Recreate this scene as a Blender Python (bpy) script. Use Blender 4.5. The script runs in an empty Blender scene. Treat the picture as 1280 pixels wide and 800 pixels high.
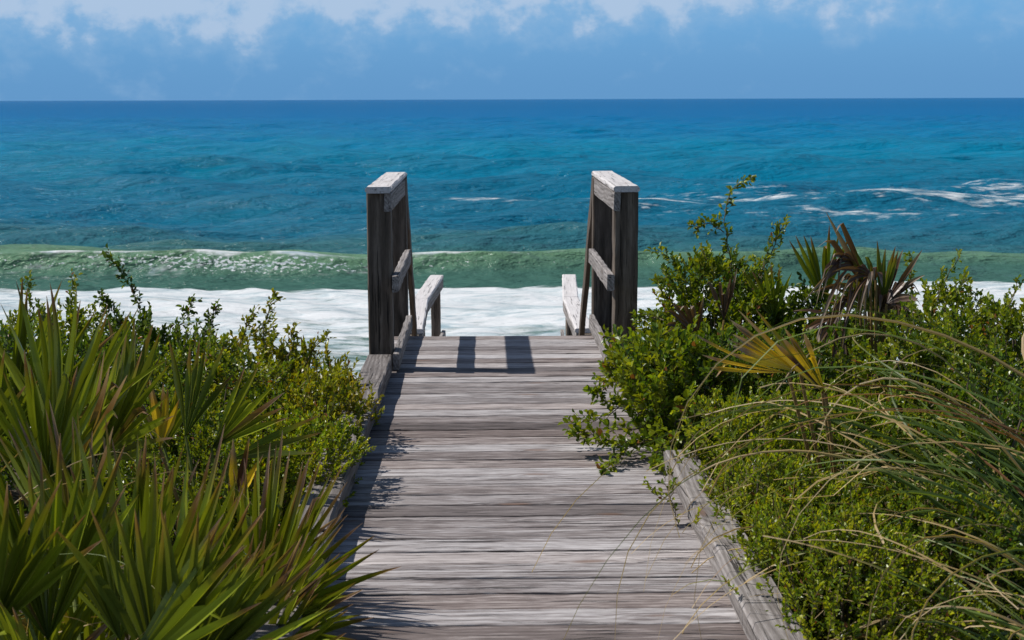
import bpy, math, random
import numpy as np
from mathutils import Vector, Matrix, Euler

random.seed(7)
rng = np.random.default_rng(11)
sc = bpy.context.scene
COL = sc.collection
R = math.radians

# ------------------------------------------------------------------ camera
CAM_Z = 1.55
F_PX = 1900.0
cam_d = bpy.data.cameras.new('camera')
cam = bpy.data.objects.new('camera', cam_d)
COL.objects.link(cam)
cam_d.sensor_width = 36.0
cam_d.lens = F_PX / 1280 * 36
cam_d.clip_start = 0.05
cam_d.clip_end = 120000
PITCH, YAW, ROLL = R(8.27), R(1.05), R(0.18)
M = (Matrix.Rotation(-YAW, 4, 'Z') @ Matrix.Rotation(math.pi / 2 - PITCH, 4, 'X') @ Matrix.Rotation(-ROLL, 4, 'Z'))
cam.matrix_world = Matrix.Translation((0, 0, CAM_Z)) @ M
cam_d.dof.use_dof = True
cam_d.dof.focus_distance = 8.0
cam_d.dof.aperture_fstop = 10
sc.camera = cam
M3 = M.to_3x3()


def P(u, v, d):
    """World point seen at photo position (u, v), d metres in front (along +Y)."""
    r = M3 @ Vector((u - 640, -(v - 400), -F_PX))
    k = d / r.y
    return Vector((r.x * k, d, CAM_Z + r.z * k))


# ------------------------------------------------------------------ tags
def tag(o, label=None, cat=None, group=None, kind=None):
    if label: o['label'] = label
    if cat: o['category'] = cat
    if group: o['group'] = group
    if kind: o['kind'] = kind
    return o


def thing(name, loc, label, cat, group=None):
    o = bpy.data.objects.new(name, None)
    o.empty_display_size = 0.2
    o.location = loc
    COL.objects.link(o)
    tag(o, label, cat, group)
    return o


def lin(r, g, b):
    def c(x):
        x /= 255.0
        return x / 12.92 if x <= 0.04045 else ((x + 0.055) / 1.055) ** 2.4
    return np.array([c(r), c(g), c(b)])


# ------------------------------------------------------------------ mesh gathering
class MB:
    """Collects polygons plus per-point colour and grain coordinates."""
    def __init__(self):
        self.v, self.q, self.t, self.col, self.g = [], [], [], [], []
        self.n = 0

    def add(self, v, quads=None, tris=None, col=None, g=None):
        v = np.asarray(v, float).reshape(-1, 3)
        if quads is not None and len(quads):
            self.q.append(np.asarray(quads, np.int64).reshape(-1, 4) + self.n)
        if tris is not None and len(tris):
            self.t.append(np.asarray(tris, np.int64).reshape(-1, 3) + self.n)
        self.v.append(v)
        k = len(v)
        if col is None: col = np.zeros((k, 3))
        col = np.asarray(col, float)
        if col.ndim == 1: col = np.tile(col, (k, 1))
        self.col.append(col)
        self.g.append(np.zeros((k, 3)) if g is None else np.asarray(g, float))
        self.n += k

    def build(self, name, mat, parent=None, origin=None, smooth=False):
        V = np.concatenate(self.v)
        me = bpy.data.meshes.new(name)
        q = np.concatenate(self.q) if self.q else np.zeros((0, 4), np.int64)
        t = np.concatenate(self.t) if self.t else np.zeros((0, 3), np.int64)
        org = Vector((0, 0, 0))
        if parent is not None: org = world_loc(parent)
        elif origin is not None: org = Vector(origin)
        V = V - np.array(org)
        me.vertices.add(len(V)); me.vertices.foreach_set('co', V.astype(np.float32).ravel())
        loops = np.concatenate([q.ravel(), t.ravel()])
        me.loops.add(len(loops)); me.loops.foreach_set('vertex_index', loops.astype(np.int32))
        npoly = len(q) + len(t)
        me.polygons.add(npoly)
        start = np.concatenate([np.arange(len(q)) * 4, len(q) * 4 + np.arange(len(t)) * 3]).astype(np.int32)
        me.polygons.foreach_set('loop_start', start)
        me.polygons.foreach_set('use_smooth', np.full(npoly, smooth))
        me.update(calc_edges=True)
        C = np.concatenate(self.col)
        a = me.attributes.new('col', 'FLOAT_COLOR', 'POINT')
        a.data.foreach_set('color', np.concatenate([C, np.ones((len(C), 1))], 1).astype(np.float32).ravel())
        G = np.concatenate(self.g)
        a = me.attributes.new('grain', 'FLOAT_VECTOR', 'POINT')
        a.data.foreach_set('vector', G.astype(np.float32).ravel())
        me.materials.append(mat)
        o = bpy.data.objects.new(name, me)
        COL.objects.link(o)
        if parent is not None:
            o.parent = parent
        else:
            o.location = org
        return o


def world_loc(o):
    p = Vector((0, 0, 0))
    while o is not None:
        p = p + o.location
        o = o.parent
    return p


def nrm(a):
    a = np.asarray(a, float)
    return a / (np.linalg.norm(a, axis=-1, keepdims=True) + 1e-12)


def beam(mb, p0, p1, w, h, up=(0, 0, 1), ch=0.006, nseg=10, jit=0.0015, tone=0.5, red=0.5, warp=0.0):
    """A weathered timber from p0 to p1 (centre line), w across, h along 'up'."""
    p0, p1 = np.array(p0, float), np.array(p1, float)
    L = np.linalg.norm(p1 - p0)
    a = (p1 - p0) / L
    s = nrm(np.cross(a, np.array(up, float)))
    u = np.cross(s, a)
    prof = np.array([(-w/2+ch, -h/2), (w/2-ch, -h/2), (w/2, -h/2+ch), (w/2, h/2-ch),
                     (w/2-ch, h/2), (-w/2+ch, h/2), (-w/2, h/2-ch), (-w/2, -h/2+ch)])
    n = nseg + 1
    ts = np.linspace(0, 1, n)
    off = rng.uniform(-60, 60, 3)
    ph = rng.uniform(0, 6.28, 2)
    V, G = [], []
    for i, t in enumerate(ts):
        c = p0 + a * (L * t)
        bow = warp * math.sin(t * 3.1 + ph[0]) * u + 0.6 * warp * math.sin(t * 4.7 + ph[1]) * s
        pr = prof + rng.normal(0, jit, prof.shape)
        V.append(c + bow + pr[:, :1] * s + pr[:, 1:] * u)
        G.append(np.stack([np.full(8, L * t), prof[:, 0], prof[:, 1]], 1) + off)
    V = np.concatenate(V); G = np.concatenate(G)
    quads = []
    for i in range(nseg):
        for j in range(8):
            k = (j + 1) % 8
            quads.append((i*8+j, i*8+k, (i+1)*8+k, (i+1)*8+j))
    # end caps
    base = len(V)
    caps_v = np.concatenate([V[:8], V[-8:]])
    gc = np.concatenate([G[:8], G[-8:]])
    V = np.concatenate([V, caps_v]); G = np.concatenate([G, gc])
    b, e = base, base + 8
    quads += [(b+7, b+2, b+1, b+0), (b+6, b+3, b+2, b+7), (b+5, b+4, b+3, b+6)]
    quads += [(e+0, e+1, e+2, e+7), (e+7, e+2, e+3, e+6), (e+6, e+3, e+4, e+5)]
    mb.add(V, quads, col=np.array([tone, red, rng.random()]), g=G)


def tube(mb, pts, radii, col, sides=5):
    pts = np.asarray(pts, float)
    n = len(pts)
    tang = np.gradient(pts, axis=0)
    tang = nrm(tang)
    ref = np.array([0.31, 0.83, 0.45])
    s = nrm(np.cross(tang, ref)); u = np.cross(s, tang)
    ang = np.arange(sides) * 2 * math.pi / sides
    ring = np.cos(ang)[None, :, None] * s[:, None, :] + np.sin(ang)[None, :, None] * u[:, None, :]
    V = pts[:, None, :] + ring * np.asarray(radii, float)[:, None, None]
    idx = np.arange(n * sides).reshape(n, sides)
    q = np.stack([idx[:-1], np.roll(idx, -1, 1)[:-1], np.roll(idx, -1, 1)[1:], idx[1:]], -1).reshape(-1, 4)
    col = np.asarray(col, float)
    if col.ndim == 2: col = np.repeat(col, sides, 0)
    mb.add(V.reshape(-1, 3), q, col=col)


# ------------------------------------------------------------------ materials
def new_mat(name):
    m = bpy.data.materials.new(name)
    m.use_nodes = True
    nt = m.node_tree
    nt.nodes.clear()
    return m, nt, nt.nodes, nt.links


def ramp(N, stops, interp='LINEAR'):
    r = N.new('ShaderNodeValToRGB')
    r.color_ramp.interpolation = interp
    els = r.color_ramp.elements
    while len(els) < len(stops): els.new(0.5)
    for e, (p, c) in zip(els, stops):
        e.position = p
        e.color = (*c, 1) if len(c) == 3 else c
    return r


def math_n(N, L, op, a, b=None, c=None, clamp=False):
    n = N.new('ShaderNodeMath'); n.operation = op; n.use_clamp = clamp
    for i, x in enumerate((a, b, c)):
        if x is None: continue
        if isinstance(x, (int, float)): n.inputs[i].default_value = x
        else: L.new(x, n.inputs[i])
    return n.outputs[0]


def smooth(N, L, x, lo, hi):
    n = N.new('ShaderNodeMapRange'); n.interpolation_type = 'SMOOTHSTEP'
    L.new(x, n.inputs[0])
    n.inputs[1].default_value = lo; n.inputs[2].default_value = hi
    return n.outputs[0]


def mixc(N, L, f, a, b, mode='MIX'):
    n = N.new('ShaderNodeMix'); n.data_type = 'RGBA'; n.blend_type = mode
    for s, x in ((n.inputs[0], f), (n.inputs[6], a), (n.inputs[7], b)):
        if isinstance(x, (int, float)): s.default_value = x
        elif isinstance(x, (tuple, list, np.ndarray)): s.default_value = (*[float(q) for q in x][:3], 1)
        else: L.new(x, s)
    return n.outputs[2]


def noise(N, L, vec, scale, detail=4, rough=0.55, dist=0.0):
    n = N.new('ShaderNodeTexNoise')
    n.inputs['Scale'].default_value = scale
    n.inputs['Detail'].default_value = detail
    n.inputs['Roughness'].default_value = rough
    n.inputs['Distortion'].default_value = dist
    if vec is not None: L.new(vec, n.inputs['Vector'])
    return n.outputs[0]


def vmul(N, L, vec, s):
    n = N.new('ShaderNodeVectorMath'); n.operation = 'MULTIPLY'
    L.new(vec, n.inputs[0]); n.inputs[1].default_value = s
    return n.outputs[0]


def wood(name, dark, mid, light, ring_amt=0.45, bump=0.5, bands=55, wscale=24):
    m, nt, N, L = new_mat(name)
    at = N.new('ShaderNodeAttribute'); at.attribute_name = 'grain'
    ac = N.new('ShaderNodeAttribute'); ac.attribute_name = 'col'
    sp = N.new('ShaderNodeSeparateColor'); L.new(ac.outputs['Color'], sp.inputs[0])
    tone, red = sp.outputs[0], sp.outputs[1]
    g = at.outputs['Vector']
    # knots: sparse cells that bend the grain around them
    kv = vmul(N, L, g, (1.6, 5.5, 5.5))
    vor = N.new('ShaderNodeTexVoronoi'); vor.inputs['Scale'].default_value = 1.0
    L.new(kv, vor.inputs['Vector'])
    kd = vor.outputs['Distance']
    knot = math_n(N, L, 'SUBTRACT', 1.0, smooth(N, L, kd, 0.03, 0.34))
    # grain bands
    wob = noise(N, L, vmul(N, L, g, (1.3, 7, 7)), 1.0, 2, 0.5)
    disp = math_n(N, L, 'ADD', math_n(N, L, 'MULTIPLY', wob, 0.035), math_n(N, L, 'MULTIPLY', knot, 0.035))
    comb = N.new('ShaderNodeCombineXYZ')
    sg = N.new('ShaderNodeSeparateXYZ'); L.new(g, sg.inputs[0])
    L.new(math_n(N, L, 'MULTIPLY', sg.outputs[0], 0.02), comb.inputs[0])
    L.new(math_n(N, L, 'ADD', sg.outputs[1], disp), comb.inputs[1])
    L.new(math_n(N, L, 'ADD', sg.outputs[2], disp), comb.inputs[2])
    band = noise(N, L, comb.outputs[0], bands, 4, 0.65)
    ringn = N.new('ShaderNodeTexWave'); ringn.wave_type = 'BANDS'; ringn.bands_direction = 'DIAGONAL'
    ringn.inputs['Scale'].default_value = wscale; ringn.inputs['Distortion'].default_value = 4.0
    ringn.inputs['Detail'].default_value = 2
    L.new(comb.outputs[0], ringn.inputs['Vector'])
    fine = noise(N, L, vmul(N, L, g, (12, 105, 105)), 1.0, 4, 0.65)
    blot = noise(N, L, vmul(N, L, g, (2.6, 26, 26)), 1.0, 6, 0.72)
    streak = noise(N, L, vmul(N, L, g, (2.0, 72, 72)), 1.0, 5, 0.66, 0.2)
    s = math_n(N, L, 'MULTIPLY', band, 0.36)
    s = math_n(N, L, 'ADD', s, math_n(N, L, 'MULTIPLY', ringn.outputs['Fac'], ring_amt * 0.3))
    s = math_n(N, L, 'ADD', s, math_n(N, L, 'MULTIPLY', fine, 0.60))
    s = math_n(N, L, 'ADD', s, math_n(N, L, 'MULTIPLY', blot, 0.85))
    s = math_n(N, L, 'ADD', s, math_n(N, L, 'MULTIPLY', tone, 0.58))
    s = math_n(N, L, 'SUBTRACT', s, math_n(N, L, 'MULTIPLY', knot, 0.12))
    r = ramp(N, [(0.0, dark), (0.42, mid), (0.85, light)])
    L.new(math_n(N, L, 'SUBTRACT', s, 0.79), r.inputs[0])
    # red-brown board tint
    c = mixc(N, L, math_n(N, L, 'MULTIPLY', math_n(N, L, 'SUBTRACT', red, 0.5, None, True), 1.2), r.outputs[0], (0.80, 0.67, 0.59), 'MULTIPLY')
    # dark weather cracks along the grain
    crack = smooth(N, L, streak, 0.415, 0.365)
    c = mixc(N, L, math_n(N, L, 'MULTIPLY', crack, 0.92), c, np.array(dark) * 0.5)
    kcore = math_n(N, L, 'SUBTRACT', 1.0, smooth(N, L, kd, 0.05, 0.13))
    c = mixc(N, L, math_n(N, L, 'MULTIPLY', kcore, 0.6), c, (0.16, 0.085, 0.05))
    b = N.new('ShaderNodeBsdfPrincipled')
    L.new(c, b.inputs['Base Color'])
    b.inputs['Roughness'].default_value = 0.78
    b.inputs['Specular IOR Level'].default_value = 0.25
    h = math_n(N, L, 'ADD', math_n(N, L, 'MULTIPLY', band, 0.8), math_n(N, L, 'MULTIPLY', fine, 0.5))
    h = math_n(N, L, 'SUBTRACT', h, math_n(N, L, 'MULTIPLY', crack, 1.0))
    bp = N.new('ShaderNodeBump'); bp.inputs['Strength'].default_value = bump
    bp.inputs['Distance'].default_value = 0.004
    L.new(h, bp.inputs['Height']); L.new(bp.outputs[0], b.inputs['Normal'])
    o = N.new('ShaderNodeOutputMaterial'); L.new(b.outputs[0], o.inputs[0])
    return m


def leaf_mat(name, rough=0.42, transl=0.35, spec=0.4, streak=0.0):
    m, nt, N, L = new_mat(name)
    ac = N.new('ShaderNodeAttribute'); ac.attribute_name = 'col'
    c = ac.outputs['Color']
    if streak:
        ag = N.new('ShaderNodeAttribute'); ag.attribute_name = 'grain'
        st = noise(N, L, vmul(N, L, ag.outputs['Vector'], (2.5, 130, 1)), 1.0, 3, 0.6)
        rr = ramp(N, [(0.3, (0.62, 0.62, 0.6)), (0.7, (1.3, 1.3, 1.2))])
        L.new(st, rr.inputs[0])
        c = mixc(N, L, streak, c, rr.outputs[0], 'MULTIPLY')
    b = N.new('ShaderNodeBsdfPrincipled')
    L.new(c, b.inputs['Base Color'])
    b.inputs['Roughness'].default_value = rough
    b.inputs['Specular IOR Level'].default_value = spec
    t = N.new('ShaderNodeBsdfTranslucent')
    tc = mixc(N, L, 1.0, c, (1.35, 1.25, 0.5), 'MULTIPLY')
    L.new(tc, t.inputs['Color'])
    mx = N.new('ShaderNodeMixShader'); mx.inputs[0].default_value = transl
    L.new(b.outputs[0], mx.inputs[1]); L.new(t.outputs[0], mx.inputs[2])
    o = N.new('ShaderNodeOutputMaterial'); L.new(mx.outputs[0], o.inputs[0])
    return m


def stem_mat(name):
    m, nt, N, L = new_mat(name)
    ac = N.new('ShaderNodeAttribute'); ac.attribute_name = 'col'
    tc = N.new('ShaderNodeTexCoord')
    n = noise(N, L, tc.outputs['Object'], 60, 3)
    rr = ramp(N, [(0.3, (0.6, 0.6, 0.6)), (0.7, (1.3, 1.3, 1.3))])
    L.new(n, rr.inputs[0])
    b = N.new('ShaderNodeBsdfPrincipled'); b.inputs['Roughness'].default_value = 0.7
    L.new(mixc(N, L, 1.0, ac.outputs['Color'], rr.outputs[0], 'MULTIPLY'), b.inputs['Base Color'])
    o = N.new('ShaderNodeOutputMaterial'); L.new(b.outputs[0], o.inputs[0])
    return m


MAT_DECK = wood('weathered_deck_boards', (0.034, 0.027, 0.025), (0.185, 0.160, 0.155), (0.58, 0.555, 0.555), 0.3, 0.7)
MAT_POST = wood('weathered_post_timber', (0.030, 0.024, 0.018), (0.105, 0.085, 0.068), (0.24, 0.205, 0.17), 0.9, 0.6, 20, 9)
MAT_RAIL = wood('weathered_rail_timber', (0.06, 0.05, 0.045), (0.19, 0.17, 0.16), (0.42, 0.39, 0.375), 0.6, 0.7)
MAT_CAP = wood('bleached_cap_timber', (0.25, 0.23, 0.22), (0.50, 0.47, 0.46), (0.68, 0.65, 0.64), 0.3, 0.4)
MAT_LEAF = leaf_mat('shrub_leaf', 0.34, 0.38, 0.5)
MAT_PALM = leaf_mat('palmetto_leaf', 0.33, 0.24, 0.55, 0.7)
MAT_GRASS = leaf_mat('grass_blade', 0.5, 0.35, 0.35)
MAT_STEM = stem_mat('woody_stem')

# ------------------------------------------------------------------ boardwalk
XL, XR = -0.53, 0.745          # clear width between the kerbs
XC = (XL + XR) / 2
SEA_Z = CAM_Z - 6.0

bw = thing('boardwalk', (XC, 5.5, 0), 'weathered grey plank boardwalk with low kerbs running straight to the sea', 'boardwalk')
mb = MB()
y = 0.9
while y < 9.9:
    w = random.choice((0.138, 0.140, 0.141, 0.137))
    ext = 0.03
    zt = -0.019 + random.uniform(-0.003, 0.002)
    tone = min(0.95, max(0.1, random.gauss(0.50, 0.19)))
    red = random.random()
    beam(mb, (XL - 0.155 - random.uniform(0, 0.02), y + w/2 + random.uniform(-.002, .002), zt),
         (XR + 0.17 + random.uniform(-0.02, 0.035), y + w/2 + random.uniform(-.002, .002), zt),
         w, 0.038, ch=0.003, nseg=26, jit=0.0006, tone=tone, red=red, warp=0.0009)
    y += w + random.choice((0.009, 0.011, 0.013, 0.017))
DECK_END = y
mb.build('decking', MAT_DECK, bw)
mb = MB()
for x in (-0.60, 0.107, 0.80):
    beam(mb, (x, 0.9, -0.135), (x, DECK_END - 0.01, -0.135), 0.04, 0.18, tone=0.3)
mb.build('joist', MAT_RAIL, bw)
# left kerb: boards laid flat on blocks, right kerb likewise but stopping short
mb = MB()
for y0, y1, dz in ((0.95, 5.0, 0), (5.008, 8.60, 0.002)):
    beam(mb, (XL - 0.072, y0, 0.058 + dz), (XL - 0.072, y1, 0.058 + dz), 0.142, 0.098, ch=0.008, nseg=26, jit=0.0018, tone=0.22, warp=0.003)
k = mb.build('kerb', MAT_RAIL, bw); tag(k, 'left grey timber kerb in shade on its inner side')
mb = MB()
beam(mb, (XR + 0.072, 0.95, 0.048), (XR + 0.072, 6.22, 0.048), 0.142, 0.08, ch=0.012, nseg=34, jit=0.0025, tone=0.42, warp=0.004)
k = mb.build('kerb', MAT_RAIL, bw); tag(k, 'right grey timber kerb with a worn knotty end')
mb = MB()
beam(mb, (XR + 0.082, 6.85, 0.045), (XR + 0.082, 8.56, 0.045), 0.142, 0.08, ch=0.008, nseg=12, tone=0.5, warp=0.002)
k = mb.build('kerb', MAT_RAIL, bw); tag(k, 'far right kerb length under the shrub leaves')


def upper_rail(side, label):
    s = side                                     # -1 left, +1 right
    xin = XL if s < 0 else XR                    # inner face of the posts
    xc = xin + s * 0.068
    t = thing('boardwalk_railing', (xc, 8.72, 0), label, 'railing', 'railings at the end of the boardwalk')
    m1 = MB(); beam(m1, (xc, 8.735, -1.2), (xc, 8.735, 1.02), 0.138, 0.138, up=(0, 1, 0), ch=0.007, nseg=24, jit=0.0012, tone=0.38, red=0.75, warp=0.002)
    m1.build('post', MAT_POST, t)
    m1 = MB(); beam(m1, (xc - s*0.006, 10.29, -2.4), (xc - s*0.006, 10.29, 1.02), 0.138, 0.138, up=(0, 1, 0), ch=0.006, nseg=24, jit=0.0012, tone=0.30, red=0.8, warp=0.002)
    m1.build('post', MAT_POST, t)
    # cap laid flat over both posts, with a beam under its inner edge
    m1 = MB(); beam(m1, (xc, 8.64, 1.042), (xc, 10.42, 1.042), 0.150, 0.037, ch=0.011, nseg=14, jit=0.001, tone=0.66, warp=0.001)
    m1.build('cap_rail', MAT_CAP, t)
    m1 = MB(); beam(m1, (xin + s*0.016, 8.655, 0.968), (xin + s*0.016, 10.405, 0.968), 0.040, 0.105, ch=0.004, nseg=14, tone=0.5, warp=0.001)
    m1.build('rail_beam', MAT_RAIL, t)
    m1 = MB(); beam(m1, (xin - s*0.0225, 8.61, 0.51), (xin - s*0.0225, 10.13, 0.51), 0.040, 0.095, ch=0.005, nseg=14, tone=0.55, warp=0.002)
    m1.build('mid_rail', MAT_RAIL, t)
    m1 = MB(); beam(m1, (xin - s*0.0225, 8.58, 0.066), (xin - s*0.0225, 10.13, 0.066), 0.040, 0.092, ch=0.005, nseg=14, tone=0.5, warp=0.002)
    m1.build('kick_board', MAT_RAIL, t)
    # stair rail dropping from the far post down the steps
    m1 = MB(); beam(m1, (xin + s*0.012, 10.37, 0.99), (xin + s*0.012, 12.2, -0.74), 0.036, 0.13, ch=0.004, nseg=16, tone=0.35, red=0.9, warp=0.001)
    m1.build('stair_rail', MAT_POST, t)
    return t


upper_rail(-1, 'shorter shaded timber railing left of the boardwalk, inner faces turned from the sun')
upper_rail(1, 'timber railing on the right of the boardwalk, inner boards sunlit, shrub at its foot')

# steps down to the lower walk
LOW = -1.36
st = thing('staircase', (XC, 10.0, LOW), 'short timber stair dropping out of sight past the last plank', 'stairs')
for k in range(1, 8):
    m1 = MB()
    beam(m1, (XL - .05, 10.05 + 0.27*k, -0.17*k), (XR + .05, 10.05 + 0.27*k, -0.17*k), 0.26, 0.038, ch=0.005, nseg=10, tone=0.6)
    m1.build('tread', MAT_DECK, st)
for x in (XL - 0.09, XR + 0.09):
    m1 = MB(); beam(m1, (x, 9.98, -0.16), (x, 12.2, -1.5), 0.04, 0.24, ch=0.004, nseg=10, tone=0.4)
    m1.build('stringer', MAT_RAIL, st)

lw = thing('lower_walkway', (XC, 14, LOW), 'lower timber walkway hidden below the stairs towards the beach', 'walkway')
mb = MB(); y = 12.16
while y < 16.2:
    beam(mb, (XL - 0.16, y, LOW - 0.019), (XR + 0.32, y, LOW - 0.019), 0.14, 0.038, nseg=8, tone=random.uniform(.4, .9))
    y += 0.145
mb.build('decking', MAT_DECK, lw)
mb = MB()
for x in (XL - .08, XR + .1):
    for yy in (12.3, 14.2, 16.0):
        beam(mb, (x, yy, -5.2), (x, yy, LOW - 0.045), 0.138, 0.138, up=(0, 1, 0), tone=0.4)
mb.build('pile', MAT_POST, lw)


def lower_rail(side, label):
    s = side
    zc = -0.30
    if s < 0: pts = [(-0.575, 12.25), (-0.60, 14.15), (-0.505, 16.1)]
    else: pts = [(0.815, 12.25), (0.815, 14.25), (0.905, 16.1)]
    t = thing('walkway_railing', (pts[0][0], 12.25, LOW), label, 'railing', 'railings of the lower walkway')
    m1 = MB()
    for (a, b), (c, d) in zip(pts[:-1], pts[1:]):
        beam(m1, (a, b, zc - 0.02), (c, d, zc - 0.02), 0.148, 0.038, ch=0.008, nseg=10, tone=0.85)
    m1.build('cap_rail', MAT_CAP, t)
    m1 = MB()
    for (a, b), (c, d) in zip(pts[:-1], pts[1:]):
        beam(m1, (a - s*.05, b, zc - 0.09), (c - s*.05, d, zc - 0.09), 0.038, 0.095, ch=0.004, nseg=10, tone=0.6)
    m1.build('rail_beam', MAT_RAIL, t)
    for (a, b) in (pts[0], pts[1], (pts[2][0], pts[2][1] - 0.1)):
        m1 = MB(); beam(m1, (a + s*.01, b, LOW - 0.6), (a + s*.01, b, zc - 0.045), 0.10, 0.138, up=(0, 1, 0), tone=0.6, red=0.7)
        m1.build('post', MAT_POST, t)
    m1 = MB(); 
    for (a, b), (c, d) in zip(pts[:-1], pts[1:]):
        beam(m1, (a - s*.07, b, LOW + .42), (c - s*.07, d, LOW + .42), 0.038, 0.09, ch=0.004, nseg=6, tone=0.6)
    m1.build('mid_rail', MAT_RAIL, t)
    return t


lower_rail(-1, 'bleached lower handrail beyond the left railing, curving to the right')
lower_rail(1, 'bleached lower handrail beyond the right railing, bent near its far end')


# ------------------------------------------------------------------ ground
def ground_h(x, y):
    """Dune crest behind the beach, falling to the water past the boardwalk."""
    base = -0.62 + 0.10 * np.sin(x * 0.9 + 1.0) * np.cos(y * 0.6) + 0.05 * np.sin(x * 2.3 + y * 1.7)
    side = np.clip((np.abs(x - 0.1) - 0.8) / 1.5, 0, 1)
    base = base + 0.30 * side
    f = np.clip((y - 9.6) / 9.0, 0, 1); f = f * f * (3 - 2 * f)
    beach = -4.0 - 0.045 * (y - 18.6) - 0.1
    return base * (1 - f) + beach * f


gx = np.concatenate([np.linspace(-400, -8, 40)[:-1], np.linspace(-8, 8, 120), np.linspace(8, 400, 40)[1:]])
gy = np.concatenate([np.linspace(-60, 0, 20)[:-1], np.linspace(0, 22, 130), np.linspace(22, 120, 40)[1:]])
GX, GY = np.meshgrid(gx, gy)
GZ = ground_h(GX, GY) + rng.normal(0, 0.01, GX.shape)
nx, ny = len(gx), len(gy)
idx = np.arange(nx * ny).reshape(ny, nx)
q = np.stack([idx[:-1, :-1], idx[:-1, 1:], idx[1:, 1:], idx[1:, :-1]], -1).reshape(-1, 4)
m, nt, N, L = new_mat('dune_sand')
tc = N.new('ShaderNodeTexCoord')
n1 = noise(N, L, tc.outputs['Object'], 1.2, 6, 0.6)
n2 = noise(N, L, tc.outputs['Object'], 90, 3, 0.6)
r = ramp(N, [(0.35, (0.10, 0.075, 0.045)), (0.55, (0.34, 0.28, 0.20)), (0.75, (0.52, 0.46, 0.37))])
L.new(math_n(N, L, 'ADD', math_n(N, L, 'MULTIPLY', n1, 0.7), math_n(N, L, 'MULTIPLY', n2, 0.3)), r.inputs[0])
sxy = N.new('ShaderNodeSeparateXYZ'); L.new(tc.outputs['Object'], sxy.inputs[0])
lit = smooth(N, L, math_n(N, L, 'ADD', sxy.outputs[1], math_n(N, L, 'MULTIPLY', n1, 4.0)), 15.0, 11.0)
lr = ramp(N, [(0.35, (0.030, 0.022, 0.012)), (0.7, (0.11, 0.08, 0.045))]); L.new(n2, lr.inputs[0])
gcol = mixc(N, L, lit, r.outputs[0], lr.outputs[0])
b = N.new('ShaderNodeBsdfPrincipled'); b.inputs['Roughness'].default_value = 0.9
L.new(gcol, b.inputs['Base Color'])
bp = N.new('ShaderNodeBump'); bp.inputs['Distance'].default_value = 0.02; L.new(n2, bp.inputs['Height']); L.new(bp.outputs[0], b.inputs['Normal'])
o = N.new('ShaderNodeOutputMaterial'); L.new(b.outputs[0], o.inputs[0])
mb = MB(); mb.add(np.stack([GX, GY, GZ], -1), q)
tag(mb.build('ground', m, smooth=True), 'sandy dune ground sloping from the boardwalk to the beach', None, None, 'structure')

# ------------------------------------------------------------------ sea
rows = list(np.arange(29, 78, 0.13))
while rows[-1] < 40000:
    rows.append(rows[-1] * (1.006 if rows[-1] < 500 else 1.018))
SY = np.array(rows)
tcol = np.linspace(-0.62, 0.62, 470)
WY, TT = np.meshgrid(SY, tcol, indexing='ij')
WX = WY * TT
dxs = WY * (tcol[1] - tcol[0])
dys = np.gradient(SY)[:, None] * np.ones_like(TT)


def vnoise1(x, seed, f):
    r_ = np.random.default_rng(seed)
    s = np.zeros_like(x)
    for k in range(5):
        s += np.sin(x * f * r_.uniform(0.5, 2.2) + r_.uniform(0, 6.28)) / 5 * 1.6
    return s


Z = np.zeros_like(WX)
r2 = np.random.default_rng(5)
for i in range(46):
    lam = 0.7 * (24 / 0.7) ** (i / 45)
    ang = r2.normal(0, 0.55) + 0.1
    kx, ky = math.sin(ang), math.cos(ang)
    amp = 0.0085 * lam ** 0.98 * r2.uniform(0.6, 1.3)
    res = np.abs(kx) * dxs + np.abs(ky) * dys
    att = np.clip((lam / (res + 1e-6) - 2.2) / 3, 0, 1)
    Z += att * amp * np.sin(2 * math.pi / lam * (kx * WX + ky * WY) + r2.uniform(0, 6.28))
calm = np.clip((WY - 47) / 14, 0.25, 1)
Z *= calm
# long swells in the offing
for y0, A, wf, wb, sd, xc_, xs in ((66, .28, 2.2, 4.5, 1, 0, 60), (83.5, .42, 2.5, 6, 2, 26, 34), (100, .30, 4, 7, 3, -18, 40),
                           (126, .62, 4, 9, 4, 16, 60), (150, .35, 6, 9, 5, -50, 60), (185, .5, 7, 12, 6, 20, 120), (240, .5, 10, 16, 7, -40, 150),
                           (320, .6, 12, 20, 8, 60, 220), (430, .6, 14, 24, 9, -90, 300)):
    yc = y0 + vnoise1(WX, sd, 4.0 / y0) * y0 * 0.02
    e = np.exp(-((WX - xc_) / xs) ** 2) * (0.75 + 0.35 * vnoise1(WX, sd + 40, 9.0 / y0))
    dd = WY - yc
    A = A * (1.35 if y0 > 110 else 1.1)
    Z += A * e * np.where(dd < 0, np.exp(-(dd / wf) ** 2), np.exp(-(dd / wb) ** 2))
# the breaker
yc = 53.0 + 0.9 * vnoise1(WX, 21, 0.10) + 0.25 * vnoise1(WX, 23, 0.5) + 0.012 * WX
Ab = 0.95 + 0.13 * vnoise1(WX, 22, 0.16) + 0.05 * vnoise1(WX, 24, 0.9)
Ab = Ab * (0.66 + 0.34 / (1 + np.exp((WX - 0.5) / 2.2)))
dd = WY - yc
prof = np.where(dd < 0, 1 / (1 + (np.abs(dd) / 0.85) ** 3.2), np.exp(-(dd / 4.6) ** 2))
Z += Ab * prof
crest = Ab * prof
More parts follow.
